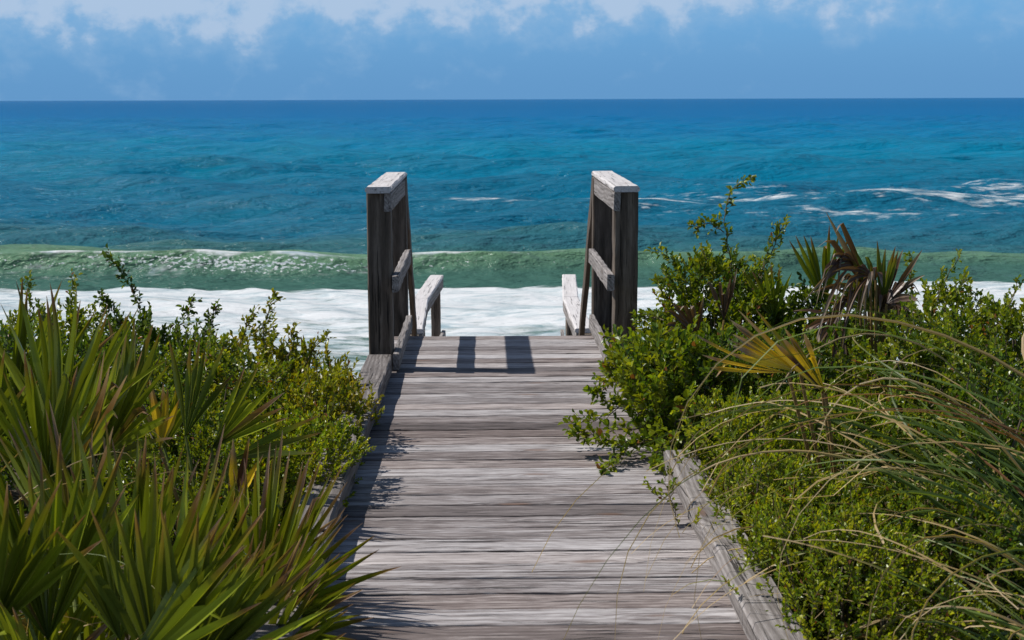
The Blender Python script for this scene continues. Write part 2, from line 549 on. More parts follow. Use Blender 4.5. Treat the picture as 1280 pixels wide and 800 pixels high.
# foam carpet in front
edge = 47.6 + 0.10 * vnoise1(WX, 31, 0.5) + 0.10 * vnoise1(WX, 32, 3.0) + 0.02 * WX
fz = np.clip((edge - WY) / 0.5, 0, 1)
lump = 0.06 * vnoise1(WX * 1.3 + WY * 0.8, 33, 1.2) + 0.07 * vnoise1(WY * 1.5 - WX * 0.5, 34, 1.1) + 0.03 * vnoise1(WX * 3.1 + WY * 4.2, 35, 1.0)
Z += fz * (0.14 + 0.7 * lump) * np.clip((WY - 33) / 8, 0.1, 1)

foam = np.zeros_like(WX)
fc = np.clip((WY - 35.5) / 6.5, 0, 1)
foam = np.maximum(foam, np.clip((edge + 0.25 - WY) / 1.5, 0, 1) ** 0.6 * (0.53 + 0.25 * fc))


def patch(cx, cy, sx, sy, a):
    return a * np.exp(-((WX - cx) / sx) ** 2 - ((WY - cy) / sy) ** 2)


for pp in ((26, 84, 16, 4.8, .56), (14, 90, 14, 9, .49), (34, 95, 18, 9, .49), (9.5, 84, 7, 7, .48), (3.2, 84.5, 4.5, 4, .49), (-0.8, 86, 3, 3, .42), (20, 78, 11, 4, .42)):
    foam = np.maximum(foam, patch(*pp) * (0.92 + 0.16 * vnoise1(WX * 0.7 + WY * 1.9, 61, 1.0)))
# broken white along the crest on the left
cr = np.exp(-((WY - yc + 0.15) / 0.42) ** 2)
foam = np.maximum(foam, cr * (0.60 + 0.12 * vnoise1(WX, 41, 1.1)) / (1 + np.exp((WX - 3) / 3)))
face = np.where(dd < 0, np.exp(-((dd + 1.1) / 0.9) ** 2), 0) / (1 + np.exp((WX + 1) / 3))
foam = np.maximum(foam, face * 0.36)
sp = np.exp(-((WY - yc + 0.72) / 0.42) ** 2) * (np.exp(-((WX + 8.0) / 3.8) ** 2) + 0.55 * np.exp(-((WX + 14.0) / 4.0) ** 2) + 0.4 * np.exp(-((WX + 2.0) / 3.5) ** 2))  # zone of the wave face that gets painted sun glints
depthc = np.clip((crest - 0.12) / 0.6, 0, 1)

nx, ny = len(tcol), len(SY)
idx = np.arange(nx * ny).reshape(ny, nx)
q = np.stack([idx[:-1, :-1], idx[:-1, 1:], idx[1:, 1:], idx[1:, :-1]], -1).reshape(-1, 4)

m, nt, N, L = new_mat('sea_water')
geo = N.new('ShaderNodeNewGeometry')
pos = geo.outputs['Position']
ac = N.new('ShaderNodeAttribute'); ac.attribute_name = 'col'
sp3 = N.new('ShaderNodeSeparateColor'); L.new(ac.outputs['Color'], sp3.inputs[0])
fo, glint, thin = sp3.outputs
spx = N.new('ShaderNodeSeparateXYZ'); L.new(pos, spx.inputs[0])
yy = spx.outputs[1]
# colour by distance offshore (sand bottom near, deep water far)
wobn = noise(N, L, vmul(N, L, pos, (0.007, 0.04, 0)), 1.0, 4, 0.55)
lg = math_n(N, L, 'LOGARITHM', yy, 10.0)
off = math_n(N, L, 'ADD', lg, math_n(N, L, 'MULTIPLY', math_n(N, L, 'SUBTRACT', wobn, 0.5), 0.42))
r = ramp(N, [(0.0, (0.050, 0.125, 0.100)), (0.05, (0.045, 0.125, 0.105)), (0.10, (0.012, 0.120, 0.190)), (0.22, (0.003, 0.122, 0.215)), (0.38, (0.000, 0.172, 0.295)),
             (0.55, (0.000, 0.146, 0.315)), (0.75, (0.000, 0.125, 0.315)), (1.0, (0.000, 0.112, 0.290))])
mr = N.new('ShaderNodeMapRange'); L.new(off, mr.inputs[0])
mr.inputs[1].default_value = 1.68; mr.inputs[2].default_value = 3.1
L.new(mr.outputs[0], r.inputs[0])
base = mixc(N, L, math_n(N, L, 'MULTIPLY', thin, 0.75), r.outputs[0], (0.135, 0.250, 0.135))
# foam
nf1 = noise(N, L, vmul(N, L, pos, (0.9, 1.7, 1.5)), 1.0, 7, 0.62, 0.4)
nf2 = noise(N, L, vmul(N, L, pos, (0.32, 1.0, 1.0)), 1.0, 6, 0.65, 0.8)
nf = math_n(N, L, 'ADD', math_n(N, L, 'MULTIPLY', nf1, 0.95), math_n(N, L, 'SUBTRACT', math_n(N, L, 'MULTIPLY', nf2, 0.85), 0.40))
fm = math_n(N, L, 'SUBTRACT', math_n(N, L, 'ADD', fo, nf), 0.90)
foam_glint = smooth(N, L, fm, -0.04, 0.30)
# sun glints on the breaking face, painted as white foam-coloured specks
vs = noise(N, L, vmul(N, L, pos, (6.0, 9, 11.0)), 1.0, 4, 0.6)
glint_mask = smooth(N, L, math_n(N, L, 'ADD', math_n(N, L, 'MULTIPLY', glint, 0.22), vs), 0.72, 0.77)
foam_glint = math_n(N, L, 'MAXIMUM', foam_glint, glint_mask)  # real foam and the painted glint specks share one mask
ftone = noise(N, L, vmul(N, L, pos, (0.55, 1.5, 1.3)), 1.0, 7, 0.68, 0.8)
fr = ramp(N, [(0.36, (0.30, 0.39, 0.43)), (0.46, (0.52, 0.58, 0.60)), (0.56, (0.66, 0.68, 0.69))]); L.new(ftone, fr.inputs[0])
colr = mixc(N, L, foam_glint, base, fr.outputs[0])
w1 = noise(N, L, vmul(N, L, pos, (0.9, 1.7, 1.0)), 1.0, 6, 0.62, 0.2)
w2 = noise(N, L, vmul(N, L, pos, (0.11, 0.27, 0.2)), 1.0, 5, 0.6, 0.2)
w3 = noise(N, L, vmul(N, L, pos, (0.010, 0.035, 0.05)), 1.0, 5, 0.6, 0.2)
hh = math_n(N, L, 'ADD', math_n(N, L, 'MULTIPLY', w1, 0.7), math_n(N, L, 'MULTIPLY', w2, 5.0))
w4 = noise(N, L, vmul(N, L, pos, (0.36, 0.62, 0.5)), 1.0, 5, 0.6, 0.2)
hh = math_n(N, L, 'ADD', hh, math_n(N, L, 'MULTIPLY', w3, 16.0))
hh = math_n(N, L, 'ADD', hh, math_n(N, L, 'MULTIPLY', w4, 2.6))
bp = N.new('ShaderNodeBump'); bp.inputs['Strength'].default_value = 0.8; bp.inputs['Distance'].default_value = 0.42
L.new(hh, bp.inputs['Height'])
df = N.new('ShaderNodeBsdfDiffuse'); L.new(base, df.inputs['Color']); L.new(bp.outputs[0], df.inputs['Normal'])
gl = N.new('ShaderNodeBsdfGlossy'); gl.inputs['Roughness'].default_value = 0.13; L.new(bp.outputs[0], gl.inputs['Normal'])
frs = N.new('ShaderNodeFresnel'); frs.inputs['IOR'].default_value = 1.33; L.new(bp.outputs[0], frs.inputs['Normal'])
ff = math_n(N, L, 'MULTIPLY', frs.outputs[0], 0.42)
mxs = N.new('ShaderNodeMixShader'); L.new(ff, mxs.inputs[0]); L.new(df.outputs[0], mxs.inputs[1]); L.new(gl.outputs[0], mxs.inputs[2])
fbp = N.new('ShaderNodeBump'); fbp.inputs['Strength'].default_value = 0.7; fbp.inputs['Distance'].default_value = 0.25
L.new(math_n(N, L, 'ADD', ftone, math_n(N, L, 'MULTIPLY', nf1, 0.5)), fbp.inputs['Height'])
fdf = N.new('ShaderNodeBsdfDiffuse'); L.new(fr.outputs[0], fdf.inputs['Color']); L.new(fbp.outputs[0], fdf.inputs['Normal'])
mx2 = N.new('ShaderNodeMixShader'); L.new(foam_glint, mx2.inputs[0]); L.new(mxs.outputs[0], mx2.inputs[1]); L.new(fdf.outputs[0], mx2.inputs[2])
o = N.new('ShaderNodeOutputMaterial'); L.new(mx2.outputs[0], o.inputs[0])
mb = MB()
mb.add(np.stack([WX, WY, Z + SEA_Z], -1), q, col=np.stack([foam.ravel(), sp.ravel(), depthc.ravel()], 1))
tag(mb.build('sea', m, smooth=True), 'blue-green sea with a breaking wave and white foam near shore', None, None, 'structure')


# ------------------------------------------------------------------ foliage
GREENS = dict(
    mid=[(0.120, 0.180, 0.009), (0.070, 0.125, 0.009), (0.165, 0.215, 0.010), (0.215, 0.245, 0.012)],
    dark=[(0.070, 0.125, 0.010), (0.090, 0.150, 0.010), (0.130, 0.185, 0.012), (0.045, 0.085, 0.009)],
    bright=[(0.240, 0.290, 0.008), (0.170, 0.240, 0.008), (0.290, 0.310, 0.010), (0.110, 0.175, 0.009)],
    olive=[(0.200, 0.225, 0.008), (0.240, 0.250, 0.009), (0.135, 0.185, 0.008), (0.24, 0.205, 0.014)],
)


def add_leaves(mb, p, ax, side, ln, wd, col):
    """Vectorised folded leaves: six points, two quads each."""
    n = len(p)
    up = nrm(np.cross(side, ax))
    fold = (wd * 0.28)[:, None] * up
    ln_, wd_ = ln[:, None], wd[:, None]
    B = p
    T = p + ax * ln_ - up * (ln_ * 0.10)
    L1 = p + ax * ln_ * 0.30 + side * wd_ * 0.46 + fold
    L2 = p + ax * ln_ * 0.68 + side * wd_ * 0.40 + fold * 0.8
    R1 = p + ax * ln_ * 0.30 - side * wd_ * 0.46 + fold
    R2 = p + ax * ln_ * 0.68 - side * wd_ * 0.40 + fold * 0.8
    V = np.stack([B, L1, L2, T, R2, R1], 1).reshape(-1, 3)
    k = np.arange(n)[:, None] * 6
    q = np.concatenate([k + np.array([[0, 3, 2, 1]]), k + np.array([[0, 5, 4, 3]])])
    mb.add(V, q, col=np.repeat(col, 6, 0))


def sprigs(mbl, mbs, p, d, ln, k, leaf, pal, stem_r=0.0022, stem_col=(0.10, 0.07, 0.035)):
    """Twigs at p along d with k alternating leaves each."""
    n = len(p)
    d = nrm(d)
    bend = np.array([0, 0, 0.35])
    ref = nrm(rng.normal(size=(n, 3)))
    s = nrm(np.cross(d, ref)); u = np.cross(s, d)
    pal = np.array(pal)
    tw = rng.integers(0, len(pal), n)
    light = rng.uniform(0.75, 1.2, n)
    P_, A_, S_, L_, C_ = [], [], [], [], []
    for i in range(k):
        t = (i + 0.6) / k
        a = i * 2.4 + rng.uniform(-.4, .4, n)
        rad = np.cos(a)[:, None] * s + np.sin(a)[:, None] * u
        base = p + d * (ln * t)[:, None] + bend * (ln * t * t * 0.25)[:, None]
        sp_ = 1.0 - 0.55 * t
        ax = nrm(d * (0.45 + 0.6 * t) + rad * sp_ + np.array([0, 0, 0.15]) + rng.normal(0, .18, (n, 3)))
        nw = nrm(np.array([-0.42, -0.10, 0.75]) + d * 0.2 + rad * 0.2 + rng.normal(0, .30, (n, 3)))
        sd = nrm(np.cross(ax, nw) + 1e-4)
        P_.append(base); A_.append(ax); S_.append(sd)
        L_.append(leaf * rng.uniform(0.65, 1.2, n) * (1.0 - 0.25 * t))
        ci = np.where(rng.random(n) < 0.6, tw, rng.integers(0, len(pal), n))
        fresh = np.clip(t * 1.5 - 0.7, 0, 1)
        c = pal[ci] * (light * rng.uniform(.8, 1.2, n))[:, None]
        c = c * (1 + np.array([0.52, 0.45, 0.1]) * fresh)
        dead = rng.random(n) < 0.012
        c[dead] = (0.22, 0.09, 0.03)
        C_.append(c)
    Lc = np.concatenate(L_)
    add_leaves(mbl, np.concatenate(P_), np.concatenate(A_), np.concatenate(S_), Lc, Lc * rng.uniform(.55, .74, len(Lc)), np.concatenate(C_))
    # stems: three-sided, two segments
    tri = np.array([[1, 0], [-.5, .87], [-.5, -.87]])
    rings = []
    for t, rr in ((0, 1.0), (0.5, 0.75), (1.0, 0.4)):
        c = p + d * (ln * t)[:, None] + bend * (ln * t * t * 0.25)[:, None]
        rings.append(c[:, None, :] + stem_r * rr * (tri[None, :, :1] * s[:, None, :] + tri[None, :, 1:] * u[:, None, :]))
    V = np.concatenate(rings, 1)                              # n, 9, 3
    q = []
    for i in range(2):
        for j in range(3):
            q.append((i*3+j, i*3+(j+1) % 3, (i+1)*3+(j+1) % 3, (i+1)*3+j))
    q = (np.arange(n)[:, None, None] * 9 + np.array(q)[None]).reshape(-1, 4)
    mbs.add(V.reshape(-1, 3), q, col=np.array(stem_col))


def shoot(mbl, mbs, pts, leaf, pal, n=26, r0=0.004, spread=1.0):
    """A long leafy shoot through world points."""
    pts = np.array([tuple(x) for x in pts])
    tt = np.linspace(0, len(pts) - 1, 16)
    C = np.stack([np.interp(tt, np.arange(len(pts)), pts[:, i]) for i in range(3)], 1)
    for _ in range(3): C[1:-1] = (C[:-2] + C[1:-1] * 2 + C[2:]) / 4
    C[1:-1] += rng.normal(0, 0.004, C[1:-1].shape)
    tube(mbs, C, np.linspace(r0, r0 * 0.35, 16), (0.11, 0.085, 0.04), 4)
    f = np.linspace(0.12, 1.0, n) * 15
    p = np.stack([np.interp(f, np.arange(16), C[:, i]) for i in range(3)], 1)
    dv = nrm(np.gradient(C, axis=0)); d = np.stack([np.interp(f, np.arange(16), dv[:, i]) for i in range(3)], 1)
    ref = nrm(rng.normal(size=(n, 3))); s = nrm(np.cross(d, ref))
    dirs = nrm(d * 0.7 + s * 0.8 * spread)
    sprigs(mbl, mbs, p, dirs, rng.uniform(0.012, 0.045, n) * leaf / 0.03, 3, leaf * 0.85, pal, 0.0014)


def lumps(d, seed):
    r_ = np.random.default_rng(seed)
    s = np.zeros(len(d))
    for k in range(9):
        a = nrm(r_.normal(size=3)); f = r_.uniform(2.5, 6.5)
        s += np.sin((d @ a) * f + r_.uniform(0, 6.28)) / 9
    return s


def shrub(label, u, v, d, rad, n, leaf, pal, group, shoots=(), k=11, sl=(0.07, 0.17), name='shrub', upb=0.55):
    fine = leaf < 0.0215
    leaf = leaf * 1.14
    top = P(u, v, d)
    rx, ry, rz = rad
    c = np.array([top.x, d, top.z - rz * 0.92])
    gz = float(ground_h(np.array(top.x), np.array(d)))
    t = thing(name, (c[0], c[1], gz), label, 'shrub', group)
    mbl, mbs = MB(), MB()
    seed = int(abs(u) * 7 + v)
    dv = rng.normal(size=(n * 2, 3)); dv[:, 2] = np.abs(dv[:, 2]) * 1.0 - 0.25
    dv = nrm(dv)[:n]
    lp = 1 + 0.50 * lumps(dv, seed)
    rr = np.where(rng.random(n) < 0.72, rng.uniform(0.86, 1.0, n), rng.uniform(0.45, 0.86, n))
    p = c + dv * np.array([rx, ry, rz]) * (lp * rr)[:, None]
    keep = p[:, 2] > gz - 0.05
    # keep clear of the walking surface and the railings
    on = (p[:, 0] > XL - 0.02 + 0.08 * (p[:, 2] > .12)) & (p[:, 0] < XR + (0.085 if fine else 0.02 - 0.14 * (p[:, 2] > .12))) & (p[:, 1] < 10.5)
    bite = rng.random(n) < (0.015 if fine else 0.04)
    keep &= ~on | (bite & (p[:, 2] > 0.08))
    p = p[keep]; dv = dv[keep]
    dirs = dv * 0.7 + np.array([0, 0, upb]) + rng.normal(0, .5, dv.shape)
    ln = rng.uniform(sl[0], sl[1], len(p)) * np.where(rng.random(len(p)) < .06, 1.5, 1)
    sprigs(mbl, mbs, p, dirs, ln, k, leaf, GREENS[pal])
    root = np.array([c[0], c[1], gz - 0.05])
    for i in rng.choice(len(p), min(46, len(p)), replace=False):
        e = p[i]; mid = root * 0.45 + e * 0.55 + rng.normal(0, .05, 3) + np.array([0, 0, .05])
        ts = np.linspace(0, 1, 7)[:, None]
        C = root * (1 - ts) ** 2 + mid * 2 * ts * (1 - ts) + e * ts ** 2
        tube(mbs, C + rng.normal(0, .006, C.shape), np.linspace(0.009, 0.003, 7), (0.11, 0.085, 0.06), 4)
    for s_ in shoots:
        pts = [P(*x) for x in s_]
        shoot(mbl, mbs, pts, leaf * 1.05, GREENS[pal], n=max(8, int(8 * len(pts))))
    mbl.build('foliage', MAT_LEAF, t)
    mbs.build('branches', MAT_STEM, t)
    return t


G_R = 'dune shrubs right of the boardwalk'
G_L = 'dune shrubs left of the boardwalk'
shrubs = [
    # right side, back to front
    ('tall dense shrub right of the right railing with one long leafy shoot against the sea', 905, 345, 8.4, (0.42, 0.45, 0.55), 760, 0.036, 'mid', G_R,
     [[(925, 400, 8.4), (912, 320, 8.4), (903, 270, 8.4), (915, 232, 8.4), (938, 222, 8.4)], [(905, 290, 8.4), (885, 278, 8.4), (868, 284, 8.4)],
      [(945, 390, 8.3), (955, 320, 8.3), (982, 275, 8.3)], [(870, 400, 8.3), (850, 330, 8.3), (822, 312, 8.3)], [(880, 390, 8.2), (858, 350, 8.2), (832, 345, 8.2)],
      [(930, 380, 8.3), (968, 310, 8.3), (975, 285, 8.3)]]),
    ('bushy dark shrub behind the withered palmetto', 1010, 375, 8.3, (0.5, 0.45, 0.6), 700, 0.034, 'dark', G_R, []),
    ('green shrub under the loose sprig right of the withered palmetto', 1165, 380, 7.9, (0.5, 0.45, 0.6), 700, 0.032, 'mid', G_R,
     [[(1160, 420, 7.8), (1172, 370, 7.8), (1200, 318, 7.8)], [(1140, 420, 7.6), (1140, 370, 7.6), (1137, 320, 7.6)], [(1230, 420, 7.4), (1225, 380, 7.4), (1205, 350, 7.4)]]),
    ('green shrub at the right edge behind the tall grass', 1285, 382, 7.3, (0.5, 0.5, 0.6), 620, 0.032, 'mid', G_R, [[(1270, 430, 7.2), (1262, 390, 7.2), (1272, 350, 7.2)]]),
    ('broad-leaved shrub beside the right post, branches spilling over the planks', 830, 425, 7.15, (0.36, 0.65, 0.52), 820, 0.040, 'mid', G_R,
     [[(840, 500, 7.0), (800, 490, 6.9), (750, 525, 6.7), (712, 530, 6.65)], [(830, 520, 6.8), (780, 510, 6.8), (752, 500, 6.8), (745, 490, 6.8)],
      [(840, 530, 6.7), (790, 535, 6.6), (740, 545, 6.5), (720, 540, 6.5)], [(850, 540, 6.6), (810, 545, 6.5), (775, 560, 6.4), (750, 545, 6.4)],
      [(830, 470, 7.4), (785, 472, 7.5), (752, 478, 7.55)], [(810, 430, 7.9), (780, 432, 8.1), (760, 420, 8.2)], [(830, 400, 7.8), (810, 395, 7.9), (795, 398, 7.9)],
      [(860, 545, 6.5), (835, 550, 6.4), (815, 570, 6.3), (822, 585, 6.2)], [(850, 545, 6.5), (800, 550, 6.45), (765, 575, 6.3), (752, 590, 6.2)]]),
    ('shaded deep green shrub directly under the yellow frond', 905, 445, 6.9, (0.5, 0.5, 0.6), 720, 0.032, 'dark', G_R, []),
    ('leafy shrub below the withered palmetto and right of the yellow frond', 1070, 430, 7.0, (0.55, 0.5, 0.6), 780, 0.030, 'mid', G_R, []),
    ('leafy shrub behind the grass between palmetto and right edge', 1200, 445, 6.5, (0.55, 0.5, 0.6), 800, 0.028, 'mid', G_R, []),
    ('low fine-leaved bright green shrub beside the worn kerb end', 955, 510, 5.8, (0.46, 0.55, 0.50), 1500, 0.020, 'bright', G_R, []),
    ('fine-leaved green shrub in the middle of the grass arcs', 1085, 515, 5.7, (0.55, 0.6, 0.55), 1500, 0.022, 'mid', G_R, []),
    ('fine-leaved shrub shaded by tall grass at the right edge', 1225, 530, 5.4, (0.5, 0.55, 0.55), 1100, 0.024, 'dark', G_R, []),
    ('bright yellow-green low shrub pressed against the right kerb planks', 985, 590, 4.9, (0.42, 0.48, 0.42), 1700, 0.017, 'bright', G_R, []),
    ('bright green low shrub nearest the camera under arching grass', 1060, 680, 4.25, (0.42, 0.45, 0.42), 1500, 0.017, 'bright', G_R, []),
    ('fine green shrub beneath the densest grass tuft', 1160, 620, 4.7, (0.45, 0.5, 0.5), 1200, 0.019, 'mid', G_R, []),
    # left side
    ('leafy shrub at the left edge behind the tallest palmetto fans', 60, 408, 8.3, (0.55, 0.5, 0.6), 720, 0.034, 'mid', G_L,
     [[(40, 420, 8.2), (38, 380, 8.2), (34, 352, 8.2)], [(95, 420, 8.2), (88, 380, 8.2), (90, 350, 8.2)]]),
    ('dark shrub with one dense shoot standing tall against the surf', 185, 422, 8.0, (0.5, 0.5, 0.6), 760, 0.034, 'dark', G_L,
     [[(180, 410, 7.9), (170, 370, 7.9), (152, 340, 7.9), (135, 318, 7.9)], [(150, 410, 7.9), (140, 385, 7.9), (125, 370, 7.9)], [(215, 420, 7.9), (235, 395, 7.9), (240, 375, 7.9)],
      [(255, 420, 7.9), (262, 405, 7.9), (270, 385, 7.9)]]),
    ('yellow-green shrub with a single leaf-tipped shoot before the foam', 300, 440, 7.9, (0.42, 0.5, 0.55), 720, 0.030, 'olive', G_L,
     [[(330, 440, 7.8), (330, 405, 7.8), (338, 380, 7.8), (346, 370, 7.8)], [(300, 430, 7.8), (308, 410, 7.8), (315, 392, 7.8)]]),
    ('rounded shrub hugging the left post with loose leafy sprigs', 372, 474, 7.7, (0.34, 0.45, 0.5), 620, 0.030, 'olive', G_L,
     [[(380, 460, 7.7), (392, 435, 7.7), (410, 418, 7.7)], [(360, 450, 7.7), (368, 425, 7.7), (366, 412, 7.7)]]),
    ('shrub of small olive leaves leaning on the left kerb', 405, 522, 6.8, (0.34, 0.6, 0.5), 1300, 0.026, 'olive', G_L, []),
    ('fine-leaved shrub behind the right-hand palmetto fan', 372, 548, 5.9, (0.36, 0.55, 0.5), 1400, 0.021, 'bright', G_L, []),
    ('green shrub between the pale palmetto and the dark shrub', 255, 455, 6.9, (0.5, 0.5, 0.55), 820, 0.026, 'mid', G_L, []),
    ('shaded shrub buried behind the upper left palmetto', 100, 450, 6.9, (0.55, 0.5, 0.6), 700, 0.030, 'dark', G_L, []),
    ('fine-leaved shrub between the front and the pale palmettos', 250, 535, 5.9, (0.42, 0.5, 0.5), 1000, 0.021, 'mid', G_L, []),
]
for s_ in shrubs:
    lab, u, v, d, rad, n, leaf, pal, grp, sh = s_
    small = leaf < 0.026
    shrub(lab, u, v, d, rad, int(n * 1.15), leaf, pal, grp, sh, k=12 if small else 11, sl=(0.04, 0.09) if small else (0.05, 0.13))


# ------------------------------------------------------------------ saw palmettos
def frond_mesh(H, tip, nrmv, spread, nseg, wmax=0.026, cup=0.10, droop=0.05, style='green', joined=0.30, ragged=0.12):
    H = np.array(H); tip = np.array(tip)
    Lc = np.linalg.norm(tip - H)
    a = (tip - H) / Lc
    n = np.array(nrmv, float); n = nrm(n - a * (n @ a))
    s = np.cross(n, a)
    mb = MB()
    th = np.linspace(-spread, spread, nseg)
    dth = 2 * spread / max(1, nseg - 1)
    ts = np.array([0.0, 0.10, 0.22, 0.36, 0.50, 0.64, 0.78, 0.88, 0.95, 1.0])
    for i, t0 in enumerate(th):
        t0 = t0 + rng.normal(0, dth * 0.14)
        Ls = Lc * (0.74 + 0.26 * math.cos(t0 * 0.9)) * (1 + rng.uniform(-ragged, ragged * 0.6))
        dr = a * math.cos(t0) + s * math.sin(t0)
        cr = -a * math.sin(t0) + s * math.cos(t0)
        w_lin = 2 * ts * Ls * math.tan(dth / 2) * 1.08
        wid = np.minimum(w_lin, wmax * rng.uniform(.85, 1.15))
        taper = np.clip((1 - ts) / 0.62, 0, 1) ** 0.8
        wid = np.minimum(wid, wmax * taper) + 0.0008
        c1 = cup * rng.uniform(.5, 1.5); dz = droop * rng.uniform(.3, 1.9) * (1 + 0.8 * abs(math.sin(t0)))
        bend = rng.normal(0, 0.03)
        kink = rng.random() < (0.09 if style != 'dead' else 0.55)
        kt = rng.uniform(.5, .8); kd = rng.uniform(0.15, 0.5)
        cen = H + np.outer(ts * Ls, dr) + np.outer(c1 * Ls * ts ** 2, n) + np.outer(bend * Ls * ts ** 2, cr)
        cen[:, 2] -= dz * Ls * ts ** 2.2
        if kink:
            x = np.clip(ts - kt, 0, 1)
            cen[:, 2] -= kd * Ls * x * 1.6
            cen -= np.outer(x * Ls * 0.5, dr)
        fold = wid * (rng.uniform(.40, .75) if style in ('green', 'pale') else rng.uniform(.1, .35))
        tw = rng.normal(0, 0.35)
        ca, sa = np.cos(tw * ts)[:, None], np.sin(tw * ts)[:, None]
        side = cr * ca + n * sa
        up = n * ca - cr * sa
        Lft = cen + side * (wid / 2)[:, None] + up * fold[:, None] * 0.5
        Rgt = cen - side * (wid / 2)[:, None] + up * fold[:, None] * 0.5
        Mid = cen - up * (fold * 0.5)[:, None]
        V = np.stack([Lft, Mid, Rgt], 1).reshape(-1, 3)
        q = []
        for k in range(len(ts) - 1):
            q += [(k*3, k*3+1, k*3+4, k*3+3), (k*3+1, k*3+2, k*3+5, k*3+4)]
        f = rng.uniform(.6, 1.4)
        if style == 'green':
            g0 = np.array([0.034, 0.066, 0.006]) * f; g1 = np.array([0.215, 0.260, 0.020]) * f
            yel = np.array([0.20, 0.16, 0.025]); br = np.array([0.20, 0.105, 0.06]); tipc = np.array([0.55, 0.42, 0.38])
            t1 = rng.uniform(.74, .95)
            if rng.random() < .07: g0, g1, t1 = np.array([0.10, 0.075, 0.02]), np.array([0.26, 0.19, 0.06]), .55
        elif style == 'pale':
            g0 = np.array([0.070, 0.115, 0.015]) * f; g1 = np.array([0.14, 0.18, 0.03]) * f
            yel = np.array([0.24, 0.20, 0.04]); br = np.array([0.20, 0.11, 0.05]); tipc = np.array([0.34, 0.27, 0.20])
            t1 = rng.uniform(.72, .9)
        elif style == 'yellow':
            pick = rng.random()
            f = 0.7 + 0.4 * f; g0 = np.array([0.26, 0.22, 0.015]) * f; g1 = np.array([0.72, 0.50, 0.03]) * f
            if pick < .12: g0 = np.array([0.055, 0.025, 0.014]); g1 = np.array([0.075, 0.032, 0.02])
            elif pick < .3: g0 = np.array([0.09, 0.12, 0.012]); g1 = np.array([0.19, 0.18, 0.018])
            yel = np.array([0.40, 0.24, 0.03]); br = np.array([0.28, 0.17, 0.10]); tipc = np.array([0.45, 0.36, 0.28])
            t1 = rng.uniform(.6, .85)
        else:
            g0 = np.array([0.055, 0.030, 0.018]) * f; g1 = np.array([0.10, 0.055, 0.035]) * f
            yel = np.array([0.13, 0.075, 0.04]); br = np.array([0.20, 0.14, 0.10]); tipc = np.array([0.36, 0.29, 0.24])
            t1 = rng.uniform(.4, .8)
        stops = [0, 0.4, t1 - 0.06, t1 + 0.04, t1 + 0.10, 1.12]
        cols = np.stack([g0, g1, g1 * 1.05, yel, br, tipc])
        c = np.stack([np.interp(ts, stops, cols[:, j]) for j in range(3)], 1)
        c = np.repeat(c, 3, 0)
        g = np.stack([np.repeat(ts * Ls, 3), np.stack([wid/2, wid*0, -wid/2], 1).ravel(), np.zeros(len(ts)*3)], 1) + rng.uniform(-20, 20, 3)
        mb.add(V, q, col=c, g=g)
    return mb


def palmetto(label, base_uvd, fronds, group='saw palmettos'):
    bx = P(*base_uvd)
    gz = float(ground_h(np.array(bx.x), np.array(bx.y)))
    t = thing('saw_palmetto', (bx.x, bx.y, gz), label, 'palmetto', group)
    mbs = MB()
    root = np.array([bx.x, bx.y, gz])
    tube(mbs, [root + np.array([0, 0, -.1]), root + np.array([0, 0, 0.06]), root + np.array([0.01, 0, 0.16])], [0.06, 0.06, 0.035], (0.10, 0.06, 0.035), 9)
    mbs.build('stem', MAT_STEM, t)
    for fr in fronds:
        (hu, hv, hd), (tu, tv, td) = fr[0], fr[1]
        o = dict(spread=50, nseg=20, style='green', tilt=0.0, yaw=0.0, droop=0.05, cup=0.1, w=0.037, joined=0.3)
        if len(fr) > 2: o.update(fr[2])
        H, T = P(hu, hv, hd), P(tu, tv, td)
        # the fan's face: towards the camera, turned by yaw and tilted up
        yw = R(o['yaw'] - 26)
        nv = Vector((math.sin(yw), -math.cos(yw), o['tilt'] + 0.40))
        fm_ = frond_mesh(H, T, nv, R(min(62, o['spread'] * 1.22)), int(o['nseg'] * 1.15 + .5), o['w'], o['cup'], o['droop'], o['style'])
        ob = fm_.build('frond', MAT_PALM, t)
        if o['style'] == 'dead': ob['label'] = 'dead brown curled frond'
        if o['style'] == 'yellow': ob['label'] = 'dying yellow and brown frond'
        ms = MB()
        ts = np.linspace(0, 1, 8)[:, None]
        Hn = np.array(H); mid = root * 0.4 + Hn * 0.6 + np.array([0, 0, 0.06])
        r0 = root + np.array([0, 0, 0.12])
        C = r0 * (1 - ts) ** 2 + mid * 2 * ts * (1 - ts) + Hn * ts ** 2
        pc = (0.13, 0.16, 0.025) if o['style'] in ('green', 'pale') else (0.24, 0.15, 0.05)
        tube(ms, C, np.linspace(0.010, 0.0055, 8), pc, 6)
        # keep petioles in the frond's own frame
        pet = ms.build('petiole', MAT_STEM, t)
        pet.parent = ob
    return t


